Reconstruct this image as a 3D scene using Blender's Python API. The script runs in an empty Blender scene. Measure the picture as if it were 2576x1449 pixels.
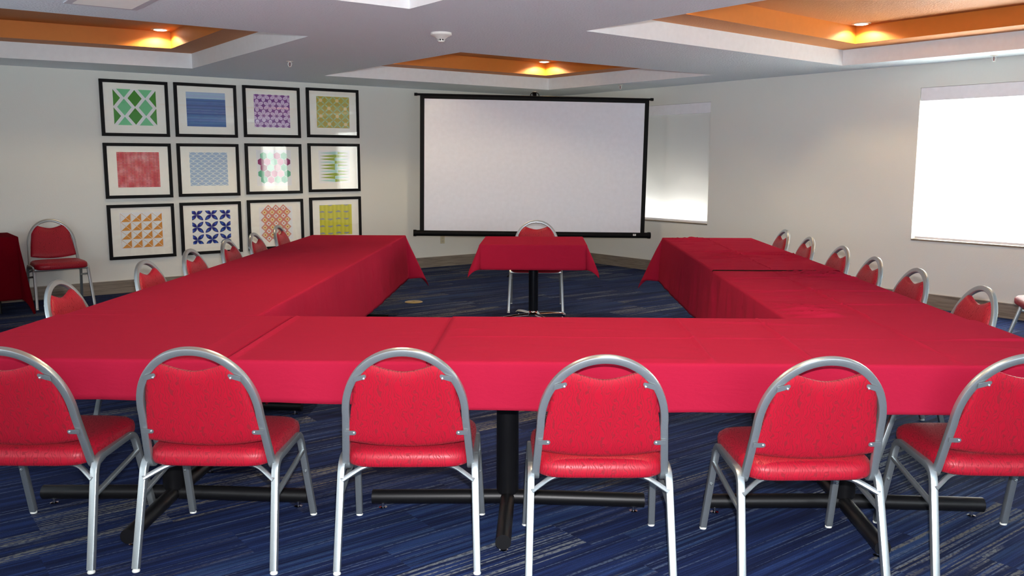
import bpy, bmesh, math, random
from math import sin, cos, pi, sqrt, atan2, radians
from mathutils import Vector, Matrix, noise

S = bpy.context.scene
COL = S.collection

# ------------------------------------------------------------------ camera
cd = bpy.data.cameras.new('camera'); cam = bpy.data.objects.new('camera', cd); COL.objects.link(cam)
CAMH = 1.53
cam.location = (0, 0, CAMH)
cd.sensor_width = 36; cd.sensor_fit = 'HORIZONTAL'; cd.lens = 2229.15 / 2576 * 36; cd.clip_start = .05; cd.clip_end = 100
cam.rotation_euler = (pi/2 - .142147, -.0009, .033936)
S.camera = cam

# ------------------------------------------------------------------ view + world
S.view_settings.view_transform = 'Standard'; S.view_settings.look = 'None'
S.view_settings.gamma = 1; S.view_settings.exposure = 0
S.view_settings.use_curve_mapping = False
W = bpy.data.worlds.new('world'); S.world = W; W.use_nodes = True
W.node_tree.nodes['Background'].inputs[0].default_value = (.75, .85, 1, 1)
W.node_tree.nodes['Background'].inputs[1].default_value = .15
S.cycles.max_bounces = 8; S.cycles.diffuse_bounces = 5; S.cycles.glossy_bounces = 4
S.cycles.transparent_max_bounces = 12; S.cycles.caustics_reflective = False; S.cycles.caustics_refractive = False
S.cycles.sample_clamp_indirect = 6

# ------------------------------------------------------------------ room frame: a = along picture wall, b = along window wall
TH = .6853361771
DL = Vector((cos(TH), sin(TH), 0)); NL = Vector((-sin(TH), cos(TH), 0)); CN = Vector((.14363, 14.20871, 0))
ZC = 2.5308
def R(a, b, z=0.0):
    v = CN - DL*a - NL*b; return Vector((v.x, v.y, z))
AMAX, BMAX = 11.2, 13.6
CA, CB = 9.104, 10.91

def light(name, kind, loc, power, color=(1, 1, 1), **kw):
    d = bpy.data.lights.new(name, kind); d.energy = power; d.color = color
    for k, v in kw.items(): setattr(d, k, v)
    o = bpy.data.objects.new(name, d); COL.objects.link(o); o.location = loc; return o
def aim(o, d): o.rotation_euler = Vector(d).to_track_quat('-Z', 'Y').to_euler()

# the photographer's flash, just above the lens
fl = light('flash', 'SPOT', (0.03, -.02, CAMH+.13), 830, (1, .97, .99), spot_size=radians(92), spot_blend=.9, shadow_soft_size=.022)
aim(fl, (.06, 1, -.17))
# window openings on the right wall (b from, b to) and the daylight outside each
WZ0, WZ1 = .70, 2.29
WINS = [(1.58, 3.2), (5.99, 7.62), (10.38, 12.05)]
DAY = [0, 4600, 4600]
for i, (b0, b1) in enumerate(WINS):
    if DAY[i]:
        p = R(-.75, (b0+b1)/2, 1.55)
        o = light('daylight', 'AREA', p, DAY[i], (.97, 1, .98), shape='RECTANGLE', size=2.4, size_y=2.4, spread=radians(125)); aim(o, -DL)
o = light('daylight_low', 'AREA', R(-.24, 2.4, .765), 75, (1, .98, .95), shape='RECTANGLE', size=1.5, size_y=.10); aim(o, -DL)

for i, (b0, b1) in enumerate(WINS):     # light thrown up by the sunlit pavement outside
    o = light('daylight_ground', 'AREA', R(-1.7, (b0+b1)/2, .15), (8, 3600, 3600)[i], (.95, 1, 1), shape='RECTANGLE', size=2.2, size_y=1.2, spread=radians(84)); aim(o, -DL+Vector((0, 0, .8)))
# unseen fill lamps added behind the camera to lift the near room and ceiling
o = light('rear_fill', 'AREA', R(AMAX-.25, 6.5, 1.3), 110, (.86, .93, 1), shape='RECTANGLE', size=5.0, size_y=1.8); aim(o, DL+Vector((0, 0, 1.2)))
o = light('rear_fill', 'AREA', R(8.4, BMAX-.25, 1.3), 260, (.86, .93, 1), shape='RECTANGLE', size=4.0, size_y=1.8); aim(o, NL+Vector((0, 0, 1.2)))

# ------------------------------------------------------------------ materials
def lin(c):
    c = c/255.0
    return c/12.92 if c <= .04045 else ((c+.055)/1.055)**2.4
def srgb(r, g, b): return (lin(r), lin(g), lin(b), 1)
class NT:
    def __init__(s, name):
        s.m = bpy.data.materials.new(name); s.m.use_nodes = True; s.t = s.m.node_tree; s.b = s.t.nodes['Principled BSDF']
    def n(s, ty, **kw):
        x = s.t.nodes.new('ShaderNode'+ty)
        for k, v in kw.items():
            if k.startswith('i_'):
                key = k[2:]; key = int(key) if key.isdigit() else key.replace('_', ' ')
                x.inputs[key].default_value = v
            else: setattr(x, k, v)
        return x
    def l(s, a, b): s.t.links.new(a, b)
    def set(s, **kw):
        for k, v in kw.items(): s.b.inputs[k.replace('_', ' ')].default_value = v
    def math(s, op, a, b=None, c=None, clamp=False):
        x = s.n('Math', operation=op); x.use_clamp = clamp
        for i, v in enumerate((a, b, c)):
            if v is None: continue
            if isinstance(v, (int, float)): x.inputs[i].default_value = v
            else: s.l(v, x.inputs[i])
        return x.outputs[0]
    def mix(s, f, a, b, mode='MIX'):
        x = s.n('Mix', data_type='RGBA', blend_type=mode)
        for i, v in ((0, f), (6, a), (7, b)):
            if isinstance(v, (int, float, tuple)): x.inputs[i].default_value = v
            else: s.l(v, x.inputs[i])
        return x.outputs[2]
    def ramp(s, f, stops, interp='LINEAR'):
        x = s.n('ValToRGB'); e = x.color_ramp; e.interpolation = interp
        while len(e.elements) < len(stops): e.elements.new(.5)
        for i, (p, c) in enumerate(stops):
            e.elements[i].position = p; e.elements[i].color = c if isinstance(c, tuple) else (c, c, c, 1)
        s.l(f, x.inputs[0]); return x.outputs[0]
    def coord(s, scale=(1, 1, 1), rot=(0, 0, 0), kind='Object', loc=(0, 0, 0)):
        c = s.n('TexCoord'); m = s.n('Mapping'); m.inputs['Scale'].default_value = scale
        m.inputs['Rotation'].default_value = rot; m.inputs['Location'].default_value = loc
        s.l(c.outputs[kind], m.inputs[0]); return m.outputs[0]
    def noise(s, vec, scale, detail=2, rough=.5, dist=0):
        x = s.n('TexNoise'); x.inputs['Scale'].default_value = scale; x.inputs['Detail'].default_value = detail
        x.inputs['Roughness'].default_value = rough; x.inputs['Distortion'].default_value = dist
        s.l(vec, x.inputs['Vector']); return x.outputs['Fac']
    def bump(s, h, strength=.3, dist=.01):
        x = s.n('Bump'); x.inputs['Strength'].default_value = strength; x.inputs['Distance'].default_value = dist
        s.l(h, x.inputs['Height']); s.l(x.outputs[0], s.b.inputs['Normal']); return x
_pm = {}
def plain(name, col, rough=.6, metal=0, spec=.5, coat=0):
    if name in _pm: return _pm[name]
    t = NT(name); v = t.coord(); n = t.noise(v, 18, 3)
    f = t.ramp(n, [(0, .94), (1, 1.05)])
    t.l(t.mix(1.0, col, f, 'MULTIPLY'), t.b.inputs['Base Color'])
    t.set(Roughness=rough, Metallic=metal); t.b.inputs['Specular IOR Level'].default_value = spec
    t.b.inputs['Coat Weight'].default_value = coat
    _pm[name] = t.m; return t.m

def m_wall():
    t = NT('painted_wall'); v = t.coord(); n = t.noise(v, 90, 4, .6)
    t.set(Roughness=.75); t.b.inputs['Base Color'].default_value = srgb(230, 231, 224)
    t.b.inputs['Specular IOR Level'].default_value = .25
    t.bump(n, .25, .004); return t.m
def m_tex(name, col, k=1.0):
    t = NT(name); v = t.coord(); n = t.noise(v, 55, 3, .65); n2 = t.noise(v, 14, 2)
    t.b.inputs['Base Color'].default_value = col; t.set(Roughness=.55)
    t.b.inputs['Specular IOR Level'].default_value = .4
    h = t.math('ADD', t.math('MULTIPLY', n2, .4), t.ramp(n, [(.42, 0), (.62, 1)]))
    t.bump(h, .5*k, .006); return t.m
def m_carpet():
    t = NT('striped_carpet')
    # coordinates: x runs along the streaks, y across them
    uv = t.coord(rot=(0, 0, -TH))
    s = t.n('SeparateXYZ'); t.l(uv, s.inputs[0]); x, y = s.outputs[0], s.outputs[1]
    # planks 0.25 m wide, 1 m long with staggered ends
    row = t.math('FLOOR', t.math('MULTIPLY', y, 4.0))
    wn = t.n('TexWhiteNoise', noise_dimensions='1D'); t.l(row, wn.inputs['W'])
    xs = t.math('ADD', x, wn.outputs['Value'])
    colm = t.math('FLOOR', xs)
    cb = t.n('CombineXYZ'); t.l(row, cb.inputs[0]); t.l(colm, cb.inputs[1])
    w2 = t.n('TexWhiteNoise', noise_dimensions='2D'); t.l(cb.outputs[0], w2.inputs['Vector']); cell = w2.outputs['Value']
    sc = t.n('SeparateColor'); t.l(w2.outputs['Color'], sc.inputs[0])
    def streak(sx, sy, off, detail=2):
        c = t.n('CombineXYZ'); t.l(t.math('MULTIPLY', x, sx), c.inputs[0]); t.l(t.math('MULTIPLY', y, sy), c.inputs[1])
        t.l(t.math('MULTIPLY_ADD', cell, 37.0, off), c.inputs[2]); return t.noise(c.outputs[0], 1, detail, .55)
    broad = streak(.8, 22, 0, 3); fine = streak(1.2, 110, 5); hair = streak(1.4, 95, 9, 0)
    base = t.ramp(broad, [(.34, srgb(20, 29, 60)), (.5, srgb(27, 40, 80)), (.62, srgb(36, 54, 100)), (.76, srgb(50, 76, 122))])
    base = t.mix(t.ramp(fine, [(.42, 0.0), (.58, .5)]), base, srgb(14, 19, 45))
    # grey-white threads in some planks
    pl = t.ramp(sc.outputs[0], [(.58, 0.0), (.64, 1.0)])
    patch = t.ramp(streak(.9, 7, 21), [(.46, 0.0), (.52, 1.0)])
    dots = t.ramp(streak(60, 95, 3, 0), [(.38, .35), (.5, 1.0)])
    th = t.math('MULTIPLY', t.ramp(hair, [(.50, 0.0), (.55, 1.0)]), dots)
    f = t.math('MULTIPLY', t.math('MULTIPLY', pl, patch), th)
    tint = t.mix(sc.outputs[1], srgb(126, 132, 136), srgb(112, 108, 98))
    base = t.mix(t.math('MULTIPLY', f, .85), base, tint)
    # lone threads anywhere
    th2 = t.math('MULTIPLY', t.ramp(streak(1.1, 110, 44, 0), [(.68, 0.0), (.71, 1.0)]), dots)
    base = t.mix(t.math('MULTIPLY', th2, .6), base, srgb(92, 106, 128))
    # light-blue planks
    pb = t.ramp(sc.outputs[2], [(.66, 0.0), (.72, 1.0)])
    fb = t.math('MULTIPLY', pb, t.ramp(streak(.8, 60, 70), [(.50, 0.0), (.60, .6)]))
    base = t.mix(fb, base, srgb(46, 70, 108))
    # loop pile
    p = t.noise(t.coord(), 260, 2, .6)
    base = t.mix(t.ramp(p, [(.3, .5), (.5, 0.0)]), base, srgb(9, 12, 24))
    sp = t.ramp(p, [(.66, 0.0), (.74, .5)])
    base = t.mix(sp, base, srgb(84, 98, 122))
    t.l(base, t.b.inputs['Base Color']); t.set(Roughness=.95); t.b.inputs['Specular IOR Level'].default_value = .12
    t.bump(p, .6, .004); return t.m
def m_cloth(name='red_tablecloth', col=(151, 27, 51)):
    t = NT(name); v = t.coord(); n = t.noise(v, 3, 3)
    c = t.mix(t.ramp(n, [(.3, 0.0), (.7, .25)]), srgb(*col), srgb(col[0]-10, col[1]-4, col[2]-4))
    w = t.noise(t.coord((1, 1, 1)), 420, 1)
    c = t.mix(t.ramp(w, [(.35, .22), (.65, 0.0)]), c, srgb(col[0]-30, col[1]-6, col[2]-8))
    t.l(c, t.b.inputs['Base Color']); t.set(Roughness=.9); t.b.inputs['Specular IOR Level'].default_value = .0
    t.b.inputs['Sheen Weight'].default_value = .02; t.b.inputs['Sheen Tint'].default_value = (1, .4, .45, 1)
    wr = t.noise(t.coord((3, 16, 8)), 1.2, 4, .6, .4)
    h = t.math('ADD', t.math('MULTIPLY', wr, 1.0), t.math('MULTIPLY', w, .04)); t.bump(h, .38, .012); return t.m
def m_fabric(name, scale, nscale, rough=.42):
    # brocade with wavy vein lines running along the piece
    t = NT(name)
    nz = t.n('TexNoise'); nz.inputs['Scale'].default_value = 1; nz.inputs['Detail'].default_value = 1.5; nz.inputs['Roughness'].default_value = .4; t.l(t.coord(nscale), nz.inputs['Vector'])
    sx = t.n('SeparateXYZ'); t.l(t.coord(), sx.inputs[0])
    g = t.math('ADD', t.math('MULTIPLY', sx.outputs[0], scale), t.math('MULTIPLY', nz.outputs['Fac'], 5.0))
    pp = t.math('ABSOLUTE', t.math('SUBTRACT', t.math('FRACT', g), .5))
    line = t.ramp(pp, [(.08, 1.0), (.19, 0.0)])
    c = t.mix(t.math('MULTIPLY', line, .55), srgb(156, 13, 36), srgb(94, 4, 18))
    t.l(c, t.b.inputs['Base Color'])
    t.l(t.math('MULTIPLY_ADD', line, .25, rough), t.b.inputs['Roughness'])
    t.b.inputs['Specular IOR Level'].default_value = .35
    t.b.inputs['Sheen Weight'].default_value = .05; t.b.inputs['Sheen Tint'].default_value = (1, .35, .4, 1)
    t.bump(t.math('SUBTRACT', 1.0, line), .12, .002); return t.m
def m_baseboard():
    t = NT('wood_look_base'); v = t.coord((1, 1, 1)); 
    n = t.noise(t.coord((3, 3, 60)), 1, 4, .65, .3)
    c = t.ramp(n, [(.3, srgb(104, 92, 80)), (.5, srgb(132, 121, 108)), (.7, srgb(152, 142, 128))])
    t.l(c, t.b.inputs['Base Color']); t.set(Roughness=.5); return t.m
def m_metal(name, col, rough, metal, spec=.5):
    t = NT(name); n = t.noise(t.coord((1, 1, 1)), 260, 2)
    t.l(t.mix(t.ramp(n, [(.3, 0.0), (.7, .35)]), col, tuple(c*.8 for c in col[:3])+(1,)), t.b.inputs['Base Color'])
    t.set(Roughness=rough, Metallic=metal); t.b.inputs['Specular IOR Level'].default_value = spec; return t.m
def m_shade():
    t = NT('shade_fabric'); t.t.nodes.remove(t.b)
    out = t.t.nodes['Material Output']
    w = t.noise(t.coord(), 600, 1); c = t.ramp(w, [(.3, (.80, .80, .78, 1)), (.7, (.88, .88, .86, 1))])
    d = t.n('BsdfDiffuse'); tr = t.n('BsdfTranslucent'); t.l(c, d.inputs[0]); t.l(c, tr.inputs[0])
    m = t.n('MixShader'); m.inputs[0].default_value = .45; t.l(d.outputs[0], m.inputs[1]); t.l(tr.outputs[0], m.inputs[2])
    m2 = t.n('MixShader'); m2.inputs[0].default_value = .06; tt = t.n('BsdfTransparent'); t.l(m.outputs[0], m2.inputs[1]); t.l(tt.outputs[0], m2.inputs[2])
    t.l(m2.outputs[0], out.inputs[0]); return t.m
def m_glass(name='clear_glass', k=1.0):
    t = NT(name); t.t.nodes.remove(t.b); out = t.t.nodes['Material Output']
    fr = t.n('Fresnel'); fr.inputs[0].default_value = 1.5
    n = t.noise(t.coord(), 3, 1)
    tp = t.n('BsdfTransparent'); g = t.n('BsdfGlossy'); g.inputs['Roughness'].default_value = .015
    t.l(t.ramp(n, [(0, (.97, .98, .97, 1)), (1, (1, 1, 1, 1))]), tp.inputs[0])
    fk = t.math('MULTIPLY', fr.outputs[0], k); cc = t.n('CombineColor')
    for q_ in range(3): t.l(fk, cc.inputs[q_])
    t.l(cc.outputs[0], g.inputs[0]); m = t.n('AddShader'); t.l(tp.outputs[0], m.inputs[0]); t.l(g.outputs[0], m.inputs[1])
    t.l(m.outputs[0], out.inputs[0]); return t.m
def m_emit(name, col, s):
    t = NT(name); t.set(); t.b.inputs['Emission Color'].default_value = col; t.b.inputs['Emission Strength'].default_value = s
    n = t.noise(t.coord(), 20, 1); t.l(t.ramp(n, [(0, .8), (1, .9)]), t.b.inputs['Base Color']); return t.m

M_WALL = m_wall(); M_CEIL = m_tex('textured_ceiling', srgb(234, 246, 254)); M_FASC = plain('white_fascia', srgb(238, 244, 248), .7, spec=.25)
M_ORF = plain('orange_paint', srgb(206, 122, 40), .55); M_ORT = m_tex('orange_textured', srgb(196, 126, 68), .8)
M_CARP = m_carpet(); M_CLOTH = m_cloth(); M_BASE = m_baseboard()
M_FABB = m_fabric('brocade_back', 92, (40, 8, 29)); M_FABS = m_fabric('brocade_seat', 92, (40, 29, 24))
M_STEEL = m_metal('silver_frame', srgb(174, 182, 184), .36, .8); M_CHROME = m_metal('chrome', srgb(225, 226, 230), .08, 1)
M_BLACK = plain('black_powder_coat', srgb(13, 13, 15), .42, spec=.35); M_FRAME = plain('black_frame', srgb(14, 14, 16), .55, spec=.15)
M_GLIDE = plain('clear_glide', srgb(220, 222, 214), .3); M_WHITE = plain('white_plastic', srgb(226, 224, 218), .4)
M_SHADE = m_shade(); M_GLASS = m_glass(); M_PGLASS = m_glass('picture_glass', 2.0)
M_VAL = plain('valance_white', srgb(246, 246, 250), .5); M_BRASS = m_metal('brass', srgb(196, 164, 92), .3, .9)
M_MAT = plain('mat_board', srgb(250, 248, 238), .8); M_PAPER = plain('print_paper', srgb(246, 246, 246), .8)
M_LAMP = m_emit('lamp_glow', (1, .9, .78, 1), 14); M_DARK = plain('dark_void', srgb(20, 18, 18), .8)
M_LAM = plain('laminate_top', srgb(120, 84, 60), .5); M_SCR = plain('projection_fabric', srgb(240, 242, 250), .85, spec=.1)
M_SBLK = plain('screen_black', srgb(10, 10, 11), .6, spec=.15); M_TRIM = plain('lamp_trim', srgb(214, 190, 160), .4)
M_GREYP = plain('bare_board', srgb(200, 192, 170), .7)

# ------------------------------------------------------------------ mesh helpers
class MB:
    def __init__(s): s.v = []; s.f = []; s.mi = []; s.mats = []
    def mat(s, m):
        if m not in s.mats: s.mats.append(m)
        return s.mats.index(m)
    def poly(s, pts, m=None):
        i = len(s.v); s.v += [Vector(p) for p in pts]; s.f.append(list(range(i, i+len(pts)))); s.mi.append(s.mat(m) if m else 0); return s
    def box(s, x0, x1, y0, y1, z0, z1, m=None, tf=None):
        c = [(x0,y0,z0),(x1,y0,z0),(x1,y1,z0),(x0,y1,z0),(x0,y0,z1),(x1,y0,z1),(x1,y1,z1),(x0,y1,z1)]
        if tf: c = [tf(Vector(p)) for p in c]
        i = len(s.v); s.v += [Vector(p) for p in c]; k = s.mat(m) if m else 0
        for q in ((0,3,2,1),(4,5,6,7),(0,1,5,4),(1,2,6,5),(2,3,7,6),(3,0,4,7)): s.f.append([i+j for j in q]); s.mi.append(k)
        return s
    def sweep(s, path, prof, nrm, closed=False, m=None):
        path = [Vector(p) for p in path]; nrm = Vector(nrm).normalized(); k = s.mat(m) if m else 0
        n = len(path); P = len(prof); i0 = len(s.v)
        for i, p in enumerate(path):
            if i == 0: t = path[1]-p
            elif i == n-1: t = p-path[i-1]
            else:
                t = (path[i+1]-p).normalized()+(p-path[i-1]).normalized()
            t.normalize(); b = t.cross(nrm).normalized(); a = b.cross(t).normalized()
            sc = 1.0
            if 0 < i < n-1:
                d1 = (p-path[i-1]).normalized(); sc = 1/max(.5, abs(t.dot(d1)))
            for u, v in prof: s.v.append(p + a*u + b*v*sc)
        for i in range(n-1):
            for j in range(P):
                a0 = i0+i*P+j; a1 = i0+i*P+(j+1) % P; s.f.append([a0, a1, a1+P, a0+P]); s.mi.append(k)
        s.f.append([i0+j for j in range(P)][::-1]); s.mi.append(k)
        s.f.append([i0+(n-1)*P+j for j in range(P)]); s.mi.append(k)
        return s
    def lathe(s, prof, c=(0,0,0), n=24, m=None, tf=None):
        k = s.mat(m) if m else 0; i0 = len(s.v); c = Vector(c)
        for r, z in prof:
            for j in range(n):
                a = 2*pi*j/n; p = Vector((r*cos(a), r*sin(a), z))
                s.v.append((tf(p) if tf else p)+c)
        for i in range(len(prof)-1):
            for j in range(n):
                a0 = i0+i*n+j; a1 = i0+i*n+(j+1) % n; s.f.append([a0, a1, a1+n, a0+n]); s.mi.append(k)
        s.f.append([i0+j for j in range(n)][::-1]); s.mi.append(k)
        s.f.append([i0+(len(prof)-1)*n+j for j in range(n)]); s.mi.append(k)
        return s
    def build(s, name, mat=None, parent=None, smooth=False, bevel=0, loc=None, angle=40):
        me = bpy.data.meshes.new(name); me.from_pydata([tuple(v) for v in s.v], [], s.f)
        if s.mats:
            for m in s.mats: me.materials.append(m)
            for p, k in zip(me.polygons, s.mi): p.material_index = k
        elif mat: me.materials.append(mat)
        me.validate(); bm = bmesh.new(); bm.from_mesh(me); bmesh.ops.recalc_face_normals(bm, faces=bm.faces) if smooth or bevel else None
        bm.to_mesh(me); bm.free()
        if smooth:
            me.shade_smooth()
            me.set_sharp_from_angle(angle=radians(angle))
        o = bpy.data.objects.new(name, me); COL.objects.link(o)
        if loc: o.location = loc
        if parent: o.parent = parent
        if bevel:
            b = o.modifiers.new('bevel', 'BEVEL'); b.width = bevel; b.segments = 2; b.limit_method = 'ANGLE'
        return o
def rrect(w, d, r=None, n=3):
    r = r if r is not None else min(w, d)*.28; out = []
    for cx, cy, a0 in ((w/2-r, d/2-r, 0), (-w/2+r, d/2-r, pi/2), (-w/2+r, -d/2+r, pi), (w/2-r, -d/2+r, 1.5*pi)):
        for i in range(n): a = a0+pi/2*i/(n-1); out.append((cx+r*cos(a), cy+r*sin(a)))
    return out
def circ(r, n=14): return [(r*cos(2*pi*i/n), r*sin(2*pi*i/n)) for i in range(n)]
def bend(pts, r, n=6):
    pts = [Vector(p) for p in pts]; out = [pts[0]]
    for i in range(1, len(pts)-1):
        p = pts[i]; a = (pts[i-1]-p); b = (pts[i+1]-p); rr = min(r, a.length*.45, b.length*.45); a.normalize(); b.normalize()
        p0 = p+a*rr; p1 = p+b*rr
        for k in range(n+1):
            t = k/n; out.append(p0*(1-t)**2+p*2*t*(1-t)+p1*t*t)
    out.append(pts[-1]); return out
def tag(o, label=None, cat=None, group=None, kind=None):
    if label: o['label'] = label
    if cat: o['category'] = cat
    if group: o['group'] = group
    if kind: o['kind'] = kind
    return o
def empty(name, loc=(0,0,0), rz=0, scale=1, **kw):
    o = bpy.data.objects.new(name, None); COL.objects.link(o); o.location = loc; o.rotation_euler = (0, 0, rz); o.scale = (scale,)*3
    o.empty_display_size = .1; return tag(o, **kw)
def copy_tree(o, parent=None):
    c = o.copy(); COL.objects.link(c)
    if parent: c.parent = parent
    for ch in [x for x in S.objects if x.parent == o]: copy_tree(ch, c)
    return c
def struct(o): o['kind'] = 'structure'; return o

# ------------------------------------------------------------------ room shell
T_ = .2
fm = MB(); fm.box(0, AMAX, 0, BMAX, -.12, 0, tf=lambda p: R(p.x, p.y, p.z)); struct(fm.build('floor', M_CARP))
HT = ZC+.6
wm = MB(); wm.box(-T_, AMAX+T_, -T_, 0, -.12, HT, tf=lambda p: R(p.x, p.y, p.z)); struct(wm.build('wall_left', M_WALL))
wm = MB(); bs = [-T_]
edges = [-T_]
for b0, b1 in WINS: edges += [b0, b1]
edges.append(BMAX+T_)
for i in range(0, len(edges), 2): wm.box(-T_, 0, edges[i] if i else 0, edges[i+1], -.12, HT, tf=lambda p: R(p.x, p.y, p.z))
for b0, b1 in WINS:
    wm.box(-T_, 0, b0, b1, -.12, WZ0, tf=lambda p: R(p.x, p.y, p.z)); wm.box(-T_, 0, b0, b1, WZ1, HT, tf=lambda p: R(p.x, p.y, p.z))
struct(wm.build('wall_right', M_WALL))
wm = MB(); wm.box(0, AMAX, BMAX, BMAX+T_, -.12, HT, tf=lambda p: R(p.x, p.y, p.z)); struct(wm.build('wall_back', M_WALL))
wm = MB(); wm.box(AMAX, AMAX+T_, 0, BMAX+T_, -.12, HT, tf=lambda p: R(p.x, p.y, p.z)); struct(wm.build('wall_near', M_WALL))
for nm, (a0, a1, b0, b1) in dict(baseboard_left=(.012, AMAX, 0, .012), baseboard_right=(0, .012, 0, BMAX)).items():
    bb = MB(); bb.box(a0, a1, b0, b1, 0, .146, M_BASE, tf=lambda p: R(p.x, p.y, p.z))
    k = .004
    bb.box(a0, a1+(k if nm[-1] == 't' and a1 < 1 else 0), b0, b1+(k if b1 < 1 else 0), .1462, .152, plain('base_cap', srgb(176, 168, 156), .4), tf=lambda p: R(p.x, p.y, p.z))
    struct(bb.build(nm))

# ceiling with four stepped coffers
H1, H2 = .16, .165
COFF = [((.914,1.017),(4.362,1.024),(4.36,3.9),(.80,3.9), .30),
        ((5.86,.88),(9.3,.66),(9.3,4.02),(5.93,4.02), .31),
        ((.52,5.40),(4.35,5.62),(4.35,8.7),(.52,8.7), .36),
        ((5.955,5.655),(9.3,5.655),(9.3,8.9),(5.955,8.9), .31)]
bm = bmesh.new()
def loop(pts, z):
    vs = [bm.verts.new(R(a, b, z)) for a, b in pts]
    return [bm.edges.new((vs[i], vs[(i+1) % len(vs)])) for i in range(len(vs))]
es = loop([(-T_, -T_), (AMAX+T_, -T_), (AMAX+T_, BMAX+T_), (-T_, BMAX+T_)], ZC)
for c in COFF: es += loop(c[:4], ZC)
bmesh.ops.triangle_fill(bm, edges=es, use_beauty=True)
for f in bm.faces:
    if f.normal.z > 0: f.normal_flip()
me = bpy.data.meshes.new('ceiling'); bm.to_mesh(me); bm.free(); me.materials.append(M_CEIL)
o = bpy.data.objects.new('ceiling', me); COL.objects.link(o); struct(o)
def inset(c, w):
    cx = sum(p[0] for p in c)/4; cy = sum(p[1] for p in c)/4
    return [(p[0]+(w if p[0] < cx else -w), p[1]+(w if p[1] < cy else -w)) for p in c]
for i, c in enumerate(COFF):
    o4 = list(c[:4]); i4 = inset(o4, c[4]); m = MB()
    for k in range(4):
        p, q = o4[k], o4[(k+1) % 4]; pi_, qi = i4[k], i4[(k+1) % 4]
        m.poly([R(*p, ZC), R(*q, ZC), R(*q, ZC+H1), R(*p, ZC+H1)], M_FASC)
        m.poly([R(*p, ZC+H1), R(*q, ZC+H1), R(*qi, ZC+H1), R(*pi_, ZC+H1)], M_ORT)
        m.poly([R(*pi_, ZC+H1), R(*qi, ZC+H1), R(*qi, ZC+H1+H2), R(*pi_, ZC+H1+H2)], M_ORF)
    m.poly([R(*p, ZC+H1+H2) for p in i4], M_ORT)
    struct(m.build('trim_%d' % (i+1)))

# downlights in the coffers
def downlight(a, b, label, power=14):
    z = ZC+H1+H2; e = empty('recessed_downlight', R(a, b, z), 0, label=label, cat='ceiling light', group='recessed downlights in the orange coffers')
    MB().lathe([(.062, -.001), (.066, -.008), (.088, -.006), (.092, 0)], n=28).build('trim_ring', M_TRIM, e, True)
    MB().lathe([(.0, -.010), (.05, -.011), (.061, -.006)], n=24).build('lens', M_LAMP, e, True)
    l = light('downlight_beam', 'SPOT', (0, 0, -.02), power, (1, .78, .48), spot_size=radians(152), spot_blend=.25, shadow_soft_size=.03)
    l.parent = e
    return e
names = ['coffer above the projection screen', 'coffer at the left above the framed prints', 'large coffer at the upper right', 'coffer overhead']
vis = {(0, 0): 'round recessed downlight in the corner of the middle orange coffer above the projection screen',
       (1, 0): 'round recessed downlight in the corner of the left orange coffer near the framed prints',
       (2, 0): 'large round recessed downlight in the corner of the right orange coffer'}
hid = {(0, 2): 'recessed downlight of the middle coffer above the small central table, hidden by the ceiling', (0, 1): 'recessed downlight at the left end of the middle coffer, only its glow showing', (2, 3): 'recessed downlight of the right coffer above the right arm chairs, hidden by the ceiling', (3, 3): 'recessed downlight of the overhead coffer above the near table row, out of frame', (3, 0): 'recessed downlight in the far corner of the overhead coffer, hidden by the ceiling', (2, 1): 'recessed downlight at the left end of the right coffer, only its glow showing'}
for i, c in enumerate(COFF):
    i4 = inset(c[:4], c[4]+.14)
    for k, (a, b) in enumerate(i4):
        lb = vis.get((i, k)) or hid.get((i, k))
        if lb: downlight(a, b, lb, 90 if (i, k) == (0, 2) else (34, 34, 34, 130)[i])
# raised access panel in the top of the right coffer
pm = MB()
for z0, e_ in ((-.018, 0), (-.03, .05)):
    pm.box(1.60+e_, 3.3-e_, 6.35+e_, 7.9-e_, ZC+H1+H2+z0, ZC+H1+H2-.0005, tf=lambda p: R(p.x, p.y, p.z))
struct(pm.build('trim_5', M_ORT))

# windows: frame + glass + sill, with their roller shades
SH_LAB = ['white roller shade behind the projection screen, glowing only along its hem', 'white roller shade blown out by daylight at the right edge', 'white roller shade of the window nearest the camera, out of frame']
for i, (b0, b1) in enumerate(WINS):
    w = struct(empty('window_%d' % (i+1), R(-.12, (b0+b1)/2, WZ0)))
    w.rotation_euler = (0, 0, TH)      # local +x = DL (outwards), +y = NL
    hb = (b1-b0)/2; hh = WZ1-WZ0
    f = MB()
    f.box(-.02, .03, -hb, hb, 0, .05); f.box(-.02, .03, -hb, hb, hh-.05, hh)
    f.box(-.02, .03, -hb, -hb+.05, .05, hh-.05); f.box(-.02, .03, hb-.05, hb, .05, hh-.05); f.box(-.02, .03, -.02, .02, .05, hh-.05)
    f.build('window_frame', plain('window_frame', srgb(196, 192, 184), .4), w)
    g = MB(); g.box(.0, .006, -hb+.045, hb-.045, .045, hh-.045); g.build('glass', M_GLASS, w)
    s_ = MB(); s_.box(-.128, -.02, -hb+.001, hb-.001, -.0, .016, M_BASE); s_.build('window_sill', None, w)
    r = empty('roller_shade', R(-.04, (b0+b1)/2, WZ0+.02), TH, label=SH_LAB[i], cat='window shade')
    MB().box(-.034, .02, -hb+.004, hb-.004, hh-.155, hh-.022).build('valance', M_VAL, r)
    MB().box(.0, .0012, -hb+.02, hb-.02, .02, hh-.15).build('shade_fabric', M_SHADE, r)
    MB().box(-.006, .008, -hb+.02, hb-.02, .0, .024).build('hem_bar', M_VAL, r)

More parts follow.
